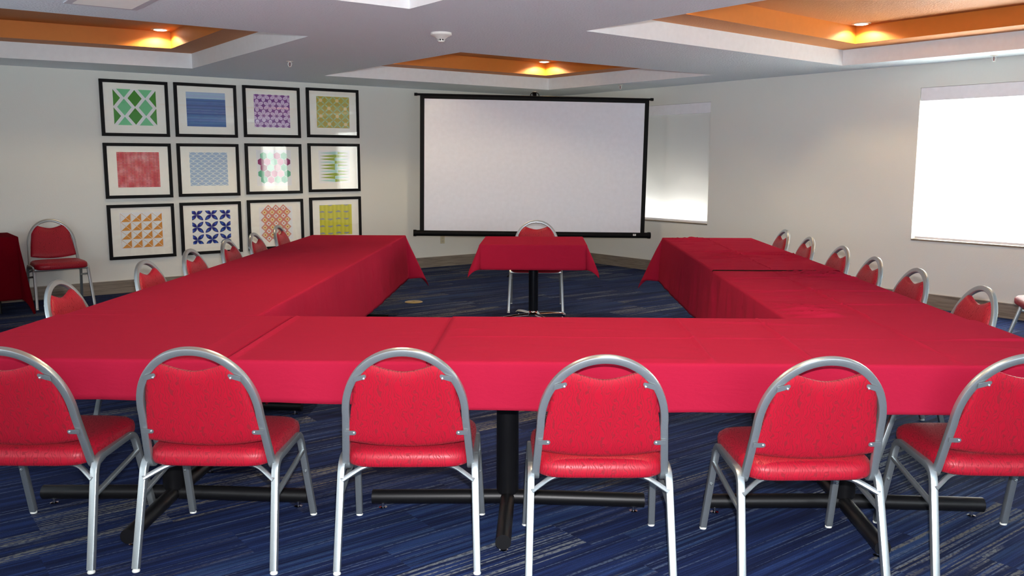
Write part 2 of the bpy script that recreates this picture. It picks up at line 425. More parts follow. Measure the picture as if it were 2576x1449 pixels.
# ------------------------------------------------------------------ chairs
def make_chair():
    root = empty('banquet_chair')
    def yb(z): return -.283+.118-(z-.37)*.33 if z > .37 else -.165
    prof = rrect(.028, .026)
    # back frame: flattened hoop, leaning back
    hp = []
    x0b, x1b, zb, zs, zt = .236, .220, .375, .60, .858
    hp.append((-.232, yb(.37)+.10, .392)); 
    left = [(-x0b, yb(.385)+.012, .375), (-x0b+.001, yb(.41), .41)]
    n = 44; arc = []
    for i in range(n+1):
        a = pi*i/n; x = -x1b*cos(a); z = zs+(zt-zs)*abs(sin(a))**.92
        arc.append((x, yb(z), z))
    right = [(-p[0], p[1], p[2]) for p in left[::-1]]
    path = bend([hp[0]]+left, .04, 4)[:-1]+[left[1]]+arc+[right[0]]+bend(right+[(-hp[0][0], hp[0][1], hp[0][2])], .04, 4)[1:]
    # rounded rectangular tube: wide face turned back
    MBb = MB(); nrm = Vector((0, 1, .33)).normalized()
    # sweep with fixed normal inside the leaning plane
    MBb.sweep(path, [(v, u) for u, v in rrect(.028, .024, .0045)], nrm)
    fr = MBb.build('back_frame', M_STEEL, root, True, angle=32)
    # padded back
    def outline(z):  # half width of pad at height z
        t = (z-zs)/(zt-zs)
        w = x1b*sqrt(max(0, 1-max(0, t)**2.1)) if z > zs else x1b+(x0b-x1b)*(zs-z)/(zs-.41)
        return w-.0095
    NX, NZ = 22, 22; pd = MB()
    def zlo(u): return .470+.024*abs(u)**2
    def zhi(u, x):
        ax = abs(x); dip = .777+.030*min(1, (ax/.115))**1.6
        return dip
    grid = {}
    for side in (0, 1):
        for j in range(NZ+1):
            for i in range(NX+1):
                u = -1+2*i/NX; v = j/NZ
                # solve position: top edge bounded both by dip curve and hoop
                xt = u*.185
                for _ in range(6):
                    z_top = min(zhi(u, xt), .858)
                    # hoop limit
                    lo, hi = .6, .85
                    for _k in range(14):
                        mid = (lo+hi)/2
                        if outline(mid) > abs(xt): lo = mid
                        else: hi = mid
                    z_top = min(zhi(u, xt), lo)
                    break
                z = zlo(u)+(z_top-zlo(u))*v
                x = xt*(1-v)*(outline(.46)/.185)+xt*v if False else None
                w_here = outline(z); wl = w_here
                # blend row width: follow hoop where it is wide, fixed columns near the top
                tt = v**1.6
                x = u*wl*(1-tt)+xt*tt
                x = max(-w_here, min(w_here, x))
                edge = min(1, (1-abs(u))*5, v*7+.0, (1-v)*7)
                th = .012+.015*sqrt(max(0, min(1, edge))) if side == 0 else .006+.008*sqrt(max(0, min(1, edge)))
                sgn = 1 if side == 0 else -1
                pd.v.append(Vector((x, yb(z)+sgn*th+ (.0), z)))
                grid[(side, i, j)] = len(pd.v)-1
    for side in (0, 1):
        for j in range(NZ):
            for i in range(NX):
                q = [grid[(side, i, j)], grid[(side, i+1, j)], grid[(side, i+1, j+1)], grid[(side, i, j+1)]]
                pd.f.append(q if side else q[::-1]); pd.mi.append(0)
    rim = [(i, 0) for i in range(NX)]+[(NX, j) for j in range(NZ)]+[(i, NZ) for i in range(NX, 0, -1)]+[(0, j) for j in range(NZ, 0, -1)]
    for k in range(len(rim)):
        a, b = rim[k], rim[(k+1) % len(rim)]
        pd.f.append([grid[(0, *a)], grid[(0, *b)], grid[(1, *b)], grid[(1, *a)]]); pd.mi.append(0)
    pad = pd.build('backrest', M_FABB, root, True, angle=75)
    # clips holding the pad
    for sx in (-1, 1):
        for z, dx, tilt in ((.760, .143, -.32), (.532, .196, 0)):
            c = MB(); y = yb(z)-.0150
            n_ = 8; L = .050
            ring = [(-L*.5, -.009), (L*.2, -.009)]+[(L*.2+.009*cos(a), .009*sin(a)) for a in [(-pi/2)+pi*i/n_ for i in range(1, n_)]]+[(L*.2, .009), (-L*.5, .009)]
            pts0 = []; pts1 = []
            for u, v in ring:
                X = sx*(dx+.008-u); Zz = z+v*1.0-u*(-tilt)*(-1)
                pts0.append((X, y-.001-.33*(Zz-z), Zz)); pts1.append((X, y-.005-.33*(Zz-z), Zz))
            c.poly(pts0); c.poly(pts1)
            for k in range(len(pts0)):
                k2 = (k+1) % len(pts0); c.poly([pts0[k], pts0[k2], pts1[k2], pts1[k]])
            ux = L*.2; c.lathe([(.0045, 0), (.004, .002), (.001, .003)], (sx*(dx+.008-ux), y-.006, z+ux*tilt), 10, tf=lambda p: Vector((p.x, -p.z, p.y)))
            c.build('clip', M_STEEL, root, True)
    # seat cushion
    st = MB(); NR, NA = 9, 56
    def seat_out(a):
        c, s = cos(a), sin(a); e = .36
        x = .254*(abs(c)**e)*(1 if c > 0 else -1); y = .237*(abs(s)**e)*(1 if s > 0 else -1)
        x *= 1-.055*(1-(y+.237)/.474)      # narrower at the rear
        return x, y+.018
    rings = []
    for (k, z) in [(.0, .470), (.3, .4695), (.6, .468), (.8, .4645), (.92, .457), (.985, .443), (1.0, .428), (.998, .410), (.985, .398), (.95, .392), (.6, .392), (0, .392)]:
        rg = []
        if k == 0: st.v.append(Vector((0, .018, z))); rg = [len(st.v)-1]*NA
        else:
            for j in range(NA):
                x, y = seat_out(2*pi*j/NA); st.v.append(Vector((x*k, (y-.018)*k+.018, z-.004*((y+.2)/.45 < .1)))); rg.append(len(st.v)-1)
        rings.append(rg)
    for r0, r1 in zip(rings, rings[1:]):
        for j in range(NA):
            j2 = (j+1) % NA; q = [r0[j], r0[j2], r1[j2], r1[j]]; q = [x for i, x in enumerate(q) if x not in q[:i]]
            if len(q) > 2: st.f.append(q); st.mi.append(0)
    st.build('seat', M_FABS, root, True, angle=80)
    lp = rrect(.027, .027, .0045)
    for sx in (-1, 1):
        X = lambda x: sx*x
        rf, rt = (X(.262), -.283, .012), (X(.252), -.178, .405)
        ft, ff = (X(.250), .160, .409), (X(.267), .281, .012)
        full = bend([rf, rt, ft, ff], .055, 6)
        i1, i2 = 7, 8   # end of rear bend / start of front bend
        for seg, nm in ((full[:i1+1], 'leg'), (full[i1:i2+1], 'side_rail'), (full[i2:], 'leg')):
            b_ = MB().sweep(seg, lp, (1, 0, 0)).build(nm, M_STEEL, root, True, angle=32)
            if nm == 'leg':
                f_ = rf if seg is not full and seg[0] == full[0] else ff
                MB().lathe([(.014, 0), (.015, .004), (.013, .008), (.009, .013)], (f_[0], f_[1], 0), 14).build('glide', M_GLIDE, b_, True)
                if f_ is ff:
                    bx = X(.267)-X(.0095); MB().lathe([(.007, 0), (.0065, .003), (.003, .006)], (X(.2595), .2015, .225), 12, tf=lambda p: Vector((p.x, -p.z, p.y))).build('bolt', M_STEEL, b_, True)
        MB().sweep([(X(.256), -.206, .275), (X(.257), .186, .325)], rrect(.018, .018, .005), (1, 0, 0)).build('stretcher', M_STEEL, root, True, angle=32)
    # under-seat crossbars
    p = bend([(-.252, -.205, .335), (-.165, -.14, .378), (.165, -.14, .378), (.252, -.205, .335)], .05, 5)
    MB().sweep(p, rrect(.018, .022, .005), (0, .6, .8)).build('rear_brace', M_STEEL, root, True, angle=32)
    MB().sweep([(-.250, .172, .388), (.250, .172, .388)], rrect(.022, .022, .005), (0, 0, 1)).build('front_rail', M_STEEL, root, True, angle=32)
    MB().sweep(bend([(-.232, yb(.37)+.09, .3855), (-.232, .15, .3855)], .03), rrect(.02, .012, .004), (1, 0, 0)).build('seat_rail', M_STEEL, root, True)
    MB().sweep(bend([(.232, yb(.37)+.09, .3855), (.232, .15, .3855)], .03), rrect(.02, .012, .004), (1, 0, 0)).build('seat_rail', M_STEEL, root, True)
    return root

chair0 = make_chair(); used = [False]
def chair(x, y, rz, label, group=None, s=1.0):
    if used[0]: c = copy_tree(chair0)
    else: c = chair0; used[0] = True
    c.location = (x, y, 0); c.rotation_euler = (0, 0, rz); c.scale = (s, s, s)
    tag(c, label, 'chair', group or '')
    if not group and 'group' in c: del c['group']
    return c
# near row: rear feet midpoint -> origin is .283 further
G1 = 'banquet chairs along the near side of the table'
fr_ = [(-1.95, 3.362, 0.02, 'red banquet chair in the near row cut off by the left picture edge'),
       (-1.258, 3.385, 0.0, 'red banquet chair in the near row, second from the left'),
       (-.510, 3.400, 0.045, 'red banquet chair in the near row just left of the central black table column'),
       (.212, 3.312, .03, 'red banquet chair in the near row just right of the central black table column'),
       (.968, 3.313, .06, 'red banquet chair in the near row, second from the right end'),
       (1.705, 3.385, 0.0, 'red banquet chair in the near row cut off by the right picture edge')]
for x, y, rz, lb in fr_: chair(x, y, rz, lb, G1)
G2 = 'banquet chairs along the left arm of the table'
ord_ = ['nearest the camera', 'second from the camera', 'third from the camera', 'fourth from the camera', 'second from the far end, small in view', 'at the far end']
for i, (x, y, s) in enumerate([(-2.67,4.757,1.009),(-2.619,5.704,1.014),(-2.608,6.439,1.017),(-2.604,7.201,1.021),(-2.593,7.857,1.024),(-2.638,8.742,1.029)]):
    chair(x+.328*s, y, -pi/2 + (.06 if i == 0 else .02), 'red banquet chair along the left arm, ' + ord_[i], G2, s)
G3 = 'banquet chairs along the right arm of the table'
for i, (x, y, s) in enumerate([(2.339,4.708,1.009),(2.316,5.47,1.012),(2.286,6.107,1.016),(2.319,6.852,1.019),(2.298,7.643,1.023),(2.294,8.403,1.027)]):
    chair(x-.328*s, y, pi/2 + (0.0, .02, -.02, .03, 0, .02)[i], 'red banquet chair along the right arm, ' + ord_[i], G3, s)
chair(-.06, 9.20, pi, 'red banquet chair facing the camera behind the small central table', None, 1.035)
p = R(7.25, .45); chair(p.x, p.y, TH+pi, 'red banquet chair against the left wall beside the dark draped side table', None, 1.03)
chair(4.02, 6.99, radians(75), 'mostly hidden banquet chair at the right picture edge near the right wall', None, 1.0)

# ------------------------------------------------------------------ tables
def pedestal_table(x, y, w, d, top, label, group=None, rz=0, arm=.60, armf=.46):
    t = empty('pedestal_table', (x, y, 0), rz, label=label, cat='table', group=group)
    MB().box(-w/2, w/2, -d/2, d/2, top-.035, top-.004).build('tabletop', M_LAM, t, bevel=.004)
    MB().lathe([(.030, .078), (.043, .084), (.048, .095), (.048, top-.06), (.05, top-.055), (.05, top-.036)], n=28).build('column', M_BLACK, t, True)
    MB().box(-.28, .28, -.2, .2, top-.05, top-.0355).build('mounting_plate', M_BLACK, t)
    for dx, dy, L in ((1, 0, arm), (-1, 0, arm), (0, 1, armf), (0, -1, armf)):
        a = MB(); p0 = Vector((dx*.02, dy*.02, .065)); p1 = Vector((dx*L, dy*L, .055))
        a.sweep([p0, p1-Vector((dx, dy, 0))*.006, p1], circ(.031, 20), (0, 0, 1))
        o = a.build('base_arm', M_BLACK, t, True)
        q = p1-Vector((dx, dy, 0))*.045
        MB().lathe([(.017, 0), (.018, .006), (.007, .009), (.006, .03)], (q.x, q.y, 0), 16).build('levelling_foot', M_CHROME, o, True)
    return t
TT = .779
GT = 'black pedestal tables under the red cloths'
pedestal_table(-1.635, 3.745, 1.47, .93, TT, 'black pedestal table under the near cloth, left of three', GT)
pedestal_table(-.145, 3.745, 1.47, .93, TT, 'black pedestal table under the near cloth, middle of three with its column in clear view', GT)
pedestal_table(1.32, 3.745, 1.46, .93, TT, 'black pedestal table under the near cloth, right of three', GT)
SL = ['closest to the camera', 'in the middle', 'at the far end']
for k, (y0, y1) in enumerate(((4.24, 6.13), (6.14, 7.50), (7.51, 8.99))):
    pedestal_table(-1.872, (y0+y1)/2, .93, y1-y0, TT, 'black pedestal table under the left arm cloth, ' + SL[k], GT, arm=.42, armf=.50)
for k, (y0, y1) in enumerate(((4.24, 5.94), (5.95, 7.05), (7.24, 8.73))):
    pedestal_table(1.622, (y0+y1)/2, .83, y1-y0, TT, 'black pedestal table under the right arm cloth, ' + SL[k], GT, arm=.38, armf=.50)

def axis(lo, hi, d0, d1, step):
    """parameter values across a cloth: outside (drop) negative side, flat, positive side; dense near the edges"""
    out = []
    def seg(a, b, n): return [a+(b-a)*i/n for i in range(n)]
    if d0 > 0: out += seg(lo-d0, lo-.02, max(2, int(d0/step)))+seg(lo-.02, lo+.0, 4)
    n = max(2, int((hi-lo)/step)); out += seg(lo, hi, n)
    if d1 > 0: out += seg(hi, hi+.02, 4)+seg(hi+.02, hi+d1, max(2, int(d1/step)))
    out.append(hi+d1 if d1 > 0 else hi); return out
def cloth(name, x0, x1, y0, y1, drops, label, cat='tablecloth', group=None, top=TT, step=.022, wr=(.0015, 1.5, 10), ripple=.006, seed=0, creases=(), origin=None, rz=0, mat=None, rr=.012, flare=.10, cflare=.5, lift=0.0, dropfn=None, ridge=None, stepy=None):
    """a cloth lying on the rectangle x0..x1, y0..y1 (local coordinates of origin) hanging over by drops=(left,right,front,back)"""
    l, r, f, b = drops; ox, oy = origin or ((x0+x1)/2, (y0+y1)/2)
    xs = axis(x0-ox if not origin else x0, x1-ox if not origin else x1, l, r, step); ys = axis(y0-oy if not origin else y0, y1-oy if not origin else y1, f, b, stepy or step)
    X0, X1, Y0, Y1 = (x0-ox, x1-ox, y0-oy, y1-oy) if not origin else (x0, x1, y0, y1)
    for k, pos, w_, h_ in creases:
        (xs if k == 'x' else ys).extend(pos+w_*q_ for q_ in (-1.6, -1.1, -.7, -.35, 0, .35, .7, 1.1, 1.6))
    xs = sorted(v_ for v_ in xs if v_ <= X1+r and v_ >= X0-l); ys = sorted(v_ for v_ in ys if v_ <= Y1+b and v_ >= Y0-f)
    m = MB(); nx, ny = len(xs), len(ys)
    for s_ in ys:
        for t_ in xs:
            dx = t_-X1 if t_ > X1 else (t_-X0 if t_ < X0 else 0); dy = s_-Y1 if s_ > Y1 else (s_-Y0 if s_ < Y0 else 0)
            bx = min(max(t_, X0), X1); by = min(max(s_, Y0), Y1); z = top+lift
            q = noise.noise(Vector((t_*wr[1]+seed, s_*wr[2], seed*1.7)))*wr[0]
            q += noise.noise(Vector((t_*wr[1]*.6+seed+9, s_*wr[2]*2.3+t_*3, 3)))*wr[0]*.6
            for cr in creases:
                k, pos, w_, h_ = cr
                dd = (t_-pos) if k == 'x' else (s_-pos)
                q += h_*math.exp(-(dd/w_)**2)
            if ridge:
                n1 = noise.noise(Vector((t_*ridge[1]+seed, s_*ridge[2]+.6*t_, seed*.7))); n2 = noise.noise(Vector((t_*2.1, s_*1.3, seed+5)))
                q = abs(q)+ridge[0]*max(0, 1-abs(n1)/.07)*max(0, .35+n2*1.6)
            for d_, e_ in ((l, t_-X0), (r, X1-t_), (f, s_-Y0), (b, Y1-s_)):
                q *= min(1, max(0, e_)/(.08 if d_ == 0 else .03))
            z += abs(q) if dx == 0 and dy == 0 else 0
            rad = sqrt(dx*dx+dy*dy)
            if rad > 0:
                ux, uy = dx/rad, dy/rad
                # corner: radius is cloth distance, azimuth the direction; flare grows on the diagonal
                diag = 2*abs(ux*uy)
                al = flare+cflare*diag**.8
                e = rad
                if dropfn: e *= dropfn(t_, s_)
                q2 = rr*min(1, e/rr)                    # rounding over the edge
                h = rr*sin(min(pi/2, e/rr)); v = rr*(1-cos(min(pi/2, e/rr)))
                rest = max(0, e-rr*pi/2)
                rp = ripple*min(1, rest/.12)*(noise.noise(Vector((bx*5.5+seed, by*5.5, seed+atan2(uy, ux)*.8)))*1.6+.35*sin((bx+by)*7+seed)+.4*noise.noise(Vector((bx*14, by*14, seed+rest*4))))
                h += rest*sin(al)+rp; v += rest*cos(al)
                m.v.append(Vector((bx+ux*h, by+uy*h, z-v)))
            else: m.v.append(Vector((bx, by, z)))
    for j in range(ny-1):
        for i in range(nx-1):
            k = j*nx+i; m.f.append([k, k+1, k+1+nx, k+nx]); m.mi.append(0)
    o = m.build(name, mat or M_CLOTH, None, True, angle=180, loc=(ox, oy, 0) if not origin else (ox, oy, 0))
    so = o.modifiers.new('thickness', 'SOLIDIFY'); so.thickness = .0014; so.offset = 1
    o.rotation_euler = (0, 0, rz)
    return tag(o, label, cat, group)
GC = 'red tablecloths on the U-shaped table'
cloth('tablecloth', -2.38, -.432, 3.268, 4.222, (.20, 0, .172, .19), 'red tablecloth covering the left half of the near table row', group=GC, wr=(.001, 1.2, 3), seed=3, ripple=.008,
      creases=(('x', .22, .013, .010), ('x', .05, .02, .003), ('y', 0, .008, .0012)), flare=.05, dropfn=lambda t, s: (.92+.08*(t+1)/2) if s < 0 else (1 if t > .04 else .02))
cloth('tablecloth', -.43, 2.06, 3.265, 4.224, (0, .20, .192, .19), 'red tablecloth covering the right half of the near table row, overlapping its neighbour', group=GC, wr=(.004, 1.2, 3), ridge=(.012, .9, 3.5), stepy=.014, seed=8, ripple=.006,
      creases=(('x', .21, .011, .010), ('x', -.17, .011, .008), ('y', -.02, .008, .003), ('x', .75, .010, .006)), flare=.05, lift=.0035, dropfn=lambda t, s: 1 if s < 0 or t < .36 else .02)
cloth('tablecloth', -2.352, -1.402, 4.224, 9.0, (.29, .455, 0, .43), 'red tablecloth covering the left arm of the table', group=GC, wr=(.003, .8, 4), seed=12, ripple=.007,
      creases=(('y', -.9, .008, .0012), ('y', .6, .008, .0012), ('x', 0, .006, .0008)), flare=.06, cflare=.42, lift=-.001)
cloth('tablecloth', 1.192, 2.046, 6.14, 8.74, (.44, .20, 0, .42), 'red tablecloth covering the far half of the right arm, creased across', group=GC, wr=(.005, 1.4, 8), ridge=(.019, 1.5, 8), stepy=.010, seed=21, ripple=.009,
      creases=(('y', -.1, .008, .006), ('x', -.02, .008, .005), ('y', -1.28, .012, .005)), flare=.06, cflare=.42, lift=.007)
cloth('tablecloth', 1.192, 2.046, 4.226, 6.138, (.46, .20, 0, 0), 'wrinkled red tablecloth covering the near half of the right arm', group=GC, wr=(.006, 1.5, 8), ridge=(.026, 1.4, 8.5), stepy=.009, seed=33, ripple=.015,
      creases=(('y', 0, .008, .007), ('x', -.03, .008, .009), ('y', .55, .008, .006), ('y', -.5, .008, .006)), flare=.06, lift=-.0015)
# small central table with chrome four-star base
t = empty('pedestal_table', (-.08, 8.46, 0), 0, label='small square pedestal table with chrome star base in front of the screen', cat='table')
MB().box(-.465, .465, -.43, .43, TT-.035, TT-.004).build('tabletop', M_LAM, t, bevel=.004)
MB().lathe([(.046, .075), (.046, TT-.06), (.08, TT-.05), (.08, TT-.036)], n=28).build('column', m_metal('black_gloss_steel', srgb(26, 30, 36), .22, .5), t, True)
MB().lathe([(.03, .04), (.062, .045), (.066, .07), (.05, .085), (.046, .1)], n=24).build('hub', M_CHROME, t, True)
for k in range(4):
    a = radians(28+90*k); dx, dy = cos(a), sin(a)
    o = MB().sweep([(dx*.03, dy*.03, .06), (dx*.2, dy*.2, .055), (dx*.31, dy*.31, .045), (dx*.345, dy*.345, .028)], circ(.021, 14), (0, 0, 1)).build('base_arm', M_CHROME, t, True)
    MB().lathe([(.012, 0), (.012, .012), (.008, .02)], (dx*.325, dy*.325, 0), 12).build('levelling_foot', M_CHROME, o, True)
cloth('tablecloth', -.56, .40, 8.02, 8.90, (.235, .235, .235, .235), 'short red tablecloth with hanging corners on the small central table', seed=41, ripple=.008, wr=(.0008, 2, 3), flare=.12, cflare=.36, creases=(('x', 0, .006, .0008),))
# draped side table by the left wall
p0 = R(8.66, .56)
t = empty('side_table', p0, TH, label='narrow folding table hidden under the dark red floor-length cloth by the left wall', cat='table')
MB().box(-.9, .9, -.29, .29, TT-.035, TT-.004).build('tabletop', M_LAM, t)
for sx in (-1, 1):
    for sy in (-1, 1):
        MB().sweep([(sx*.8, sy*.2, .0), (sx*.8, sy*.2, TT-.035)], circ(.014, 10), (1, 0, 0)).build('leg', M_BLACK, t, True)
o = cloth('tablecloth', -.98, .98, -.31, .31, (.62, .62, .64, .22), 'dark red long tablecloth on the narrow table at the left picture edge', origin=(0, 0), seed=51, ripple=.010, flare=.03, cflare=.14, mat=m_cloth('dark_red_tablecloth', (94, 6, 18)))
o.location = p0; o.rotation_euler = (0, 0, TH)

# ------------------------------------------------------------------ projection screen
sc_ = empty('projection_screen', (-.105, 11.82, 0), radians(6.2), label='white tripod projection screen with black borders standing in the room corner', cat='projection screen')
rl = radians(.9)
def sr(p):  # slight lean of the whole screen to the right
    q = p-Vector((0, 0, 1.43)); return Vector((q.x*cos(rl)+q.z*sin(rl), q.y, -q.x*sin(rl)+q.z*cos(rl)))+Vector((0, 0, 1.43))
HW = 1.505
MB().box(-HW+.055, HW-.055, -.002, .002, .60, 2.315, tf=sr).build('screen_fabric', M_SCR, sc_)
b_ = MB(); b_.box(-HW, -HW+.056, -.004, .003, .56, 2.36, tf=sr); b_.box(HW-.056, HW, -.004, .003, .56, 2.36, tf=sr); b_.box(-HW+.05, HW-.05, -.004, .003, 2.31, 2.36, tf=sr)
b_.build('black_border', M_SBLK, sc_)
MB().sweep([sr(Vector((-HW-.05, 0, 2.362))), sr(Vector((HW+.03, 0, 2.362)))], circ(.014, 12), (0, 0, 1)).build('top_rod', M_SBLK, sc_, True)
for x in (-HW-.055, HW+.035): MB().sweep([sr(Vector((x-.02, 0, 2.362))), sr(Vector((x+.02, 0, 2.362)))], circ(.019, 12), (0, 0, 1)).build('end_cap', M_SBLK, sc_, True)
MB().sweep([sr(Vector((-HW-.055, .01, .565))), sr(Vector((HW+.055, .01, .565)))], circ(.038, 20), (0, 0, 1)).build('housing_tube', M_SBLK, sc_, True)
for x in (-HW-.065, HW+.065): MB().sweep([sr(Vector((x-.02, .01, .565))), sr(Vector((x+.02, .01, .565)))], circ(.043, 20), (0, 0, 1)).build('end_cap', M_SBLK, sc_, True)
lb = MB(); lb.box(1.345, 1.385, -.034, -.0275, .560, .585, M_WHITE, tf=sr); lb.box(1.353, 1.363, -.0345, -.0336, .572, .583, plain('label_ink', srgb(120, 120, 126), .6), tf=sr)
lb.box(1.367, 1.372, -.0345, -.0336, .572, .583, plain('label_ink', srgb(120, 120, 126), .6), tf=sr); lb.build('label', None, sc_)
MB().sweep([(0, .09, .10), (0, .09, 2.395)], rrect(.03, .03), (1, 0, 0)).build('mast', M_SBLK, sc_, True)
hk = MB(); hk.sweep(bend([(0, .09, 2.40), (0, .045, 2.425), (0, .0, 2.405), (0, -.012, 2.37)], .02), rrect(.045, .022), (1, 0, 0))
hk.sweep(bend([(-.056, 0, 2.37), (-.052, 0, 2.40), (-.02, 0, 2.42), (.02, 0, 2.42), (.052, 0, 2.40), (.056, 0, 2.37)], .02), circ(.005, 8), (0, 1, 0))
hk.build('hanger_hook', M_SBLK, sc_, True)
for k in range(3):
    a = radians(90+120*k); dx, dy = cos(a), sin(a)
    MB().sweep([(0, .09, .42), (dx*.3, .09+dy*.3, .12), (dx*.42, .09+dy*.42, .01)], rrect(.02, .012), (-dy, dx, 0)).build('tripod_leg', M_SBLK, sc_, True)

# ------------------------------------------------------------------ framed prints
def clip_poly(pts):
    for ax, lim, sg in ((0, 0, 1), (0, 1, -1), (1, 0, 1), (1, 1, -1)):
        out = []
        for i in range(len(pts)):
            p, q = pts[i], pts[(i+1) % len(pts)]
            ip = (p[ax]-lim)*sg >= 0; iq = (q[ax]-lim)*sg >= 0
            if ip: out.append(p)
            if ip != iq:
                t = (lim-p[ax])/(q[ax]-p[ax]); out.append((p[0]+(q[0]-p[0])*t, p[1]+(q[1]-p[1])*t))
        pts = out
        if len(pts) < 3: return []
    return pts
def ell(cx, cy, rx, ry, n=16, rot=0):
    return [(cx+rx*cos(a)*cos(rot)-ry*sin(a)*sin(rot), cy+rx*cos(a)*sin(rot)+ry*sin(a)*cos(rot)) for a in [2*pi*i/n for i in range(n)]]
def leaf(x0, y0, x1, y1, w):
    dx, dy = x1-x0, y1-y0; L = sqrt(dx*dx+dy*dy); nx, ny = -dy/L, dx/L; n = 6; a = []; b = []
    for i in range(n+1):
        t = i/n; k = w*sin(pi*t)**.8*(1.15-.3*t) if 0 < t < 1 else 0
        a.append((x0+dx*t+nx*k, y0+dy*t+ny*k)); b.append((x0+dx*t-nx*k, y0+dy*t-ny*k))
    return a+b[::-1][1:-1]
WHT = (238, 240, 240)
def art(k):
    P = []; rnd = random.Random(k)
    def add(pts, c): P.append((pts, c))
    sq = [(0, 0), (1, 0), (1, 1), (0, 1)]
    if k == 0:
        add(sq, WHT); dk, mt = (62, 140, 36), (112, 200, 142)
        for cx, cy, c in ((.5, .75, dk), (.5, .25, dk), (0, .75, dk), (0, .25, dk), (1, .75, dk), (1, .25, dk), (.25, .5, mt), (.75, .5, mt), (.25, 1, mt), (.75, 1, mt), (.25, 0, mt), (.75, 0, mt)):
            w, h = .165, .235; add([(cx-w, cy), (cx, cy-h), (cx+w, cy), (cx, cy+h)], c)
    elif k == 1:
        n = 26
        for i in range(n):
            y0, y1 = i/n, (i+1)/n
            if y0 < .78:
                v = rnd.uniform(-9, 9)-(10 if i % 2 else 0); c = (78+v+y0*8, 110+v+y0*10, 168+v*.8)
            else: c = (172+rnd.uniform(-6, 10), 196+rnd.uniform(-6, 8), 218)
            add([(0, y0), (1, y0), (1, y1), (0, y1)], c)
        for i in range(14): add(ell(i/13, .775, .05, .014, 10), (84, 120, 178))
        for i in range(60): add(ell(rnd.random(), rnd.random()*.74, .06, .006, 8), (58+rnd.uniform(0, 30), 84+rnd.uniform(0, 30), 150+rnd.uniform(0, 15)))
    elif k == 2:
        add(sq, (128, 70, 148)); lil = (222, 196, 226)
        for j in range(-1, 5):
            for i in range(-1, 4):
                cx = .08+i*.36+(.18 if j % 2 else 0); cy = .04+j*.31
                for a in range(6):
                    an = a*pi/3+pi/6; add(ell(cx+.118*cos(an), cy+.118*sin(an), .074, .050, 16, an), (230, 212, 234)); add(ell(cx+.118*cos(an), cy+.118*sin(an), .052, .033, 14, an), (216, 190, 224))
                    add(ell(cx+.034*cos(a*pi/3), cy+.034*sin(a*pi/3), .011, .011, 7), (206, 172, 214))
    elif k == 3:
        add(sq, (186, 166, 66))
        for j in range(5):
            for i in range(5):
                x, y = i*.25+.0, j*.25
                for sx, sy in ((1, 1), (1, -1), (-1, 1), (-1, -1)): add(leaf(x, y, x+sx*.125, y+sy*.125, .022), (172, 200, 156))
        for j in range(4):
            for i in range(4):
                if (i+j) % 2: 
                    cx, cy = .125+i*.25, .125+j*.25
                    st = []
                    for q in range(16): r_ = .066 if q % 2 == 0 else .047; a = q*pi/8; st.append((cx+r_*cos(a), cy+r_*sin(a)))
                    add(st, (232, 214, 160))
                else:
                    cx, cy = .125+i*.25, .125+j*.25
                    for a in range(4): add(leaf(cx, cy, cx+.1*cos(a*pi/2), cy+.1*sin(a*pi/2), .012), (176, 190, 120))
    elif k == 4:
        for j in range(24):
            for i in range(24):
                v = noise.noise(Vector((i*.22, j*.18, 4)))*.5+.5; w = min(1, max(0, v*1.5-.25+rnd.uniform(-.12, .12)+.12*(i/24)))
                c = tuple(a+(b-a)*w for a, b in zip((226, 168, 168), (200, 52, 58))); add([(i/24, j/24), ((i+1)/24, j/24), ((i+1)/24, (j+1)/24), (i/24, (j+1)/24)], c)
        for j in range(22):
            for i in range(11):
                y = (j+.5)/22; x = (i+.1)/11+(.02 if i % 2 else 0); add([(x, y-.004), (x+.05, y-.004), (x+.05, y+.006), (x, y+.006)], (150, 44, 52))
    elif k == 5:
        add(sq, (232, 236, 236)); n = 7; bl = (168, 192, 218)
        for j in range(15, -1, -1):
            for i in range(-1, 6):
                cx = i*.2+(.1 if j % 2 else 0); cy = j*.075-.06
                for r_, c in ((.118, (232, 238, 238)), (.100, bl)):
                    add([(cx+r_*cos(a), cy+r_*.9*sin(a)) for a in [pi*q/12 for q in range(13)]], c)
    elif k == 6:
        add(sq, (240, 243, 242)); g, mnt, pk, mg, lp = (92, 178, 142), (176, 230, 208), (216, 140, 178), (146, 30, 100), (232, 186, 206)
        rows = [[(.18, g), (.39, mnt), (.6, pk), (.81, g)], [(.1, mg), (.29, pk), (.5, mnt), (.7, pk), (.91, mg)], [(.18, mg), (.39, mnt), (.6, lp), (.81, g)], [(.1, g), (.29, mg), (.5, pk), (.7, lp), (.91, g)], [(.18, g), (.39, pk), (.6, mnt), (.81, g)]]
        for j, rw in enumerate(rows):
            for x, c in rw: add([(x+.112*cos(a)*.98, .86-j*.178+.112*sin(a)) for a in [pi/6+pi/3*q for q in range(6)]], c)
    elif k == 7:
        add(sq, (240, 243, 242)); a_, b_ = (146, 172, 52), (176, 222, 214)
        add([(.50, 0), (.52, 0), (.52, 1), (.50, 1)], (150, 190, 150))
        n = 10
        for j in range(n):
            y = (j+.5)/n
            add([(.0, y+.0), (.51, y-.05), (.51, y+.05)], a_ if j % 3 else b_); add([(1, y), (.51, y-.05), (.51, y+.05)], (b_ if j % 3 == 1 else a_))
            if j % 2: add([(.51, y-.05), (.62, y-.04), (.62, y+.04), (.51, y+.05)], b_)
    elif k == 8:
        add(sq, (244, 246, 246)); c = (222, 150, 70)
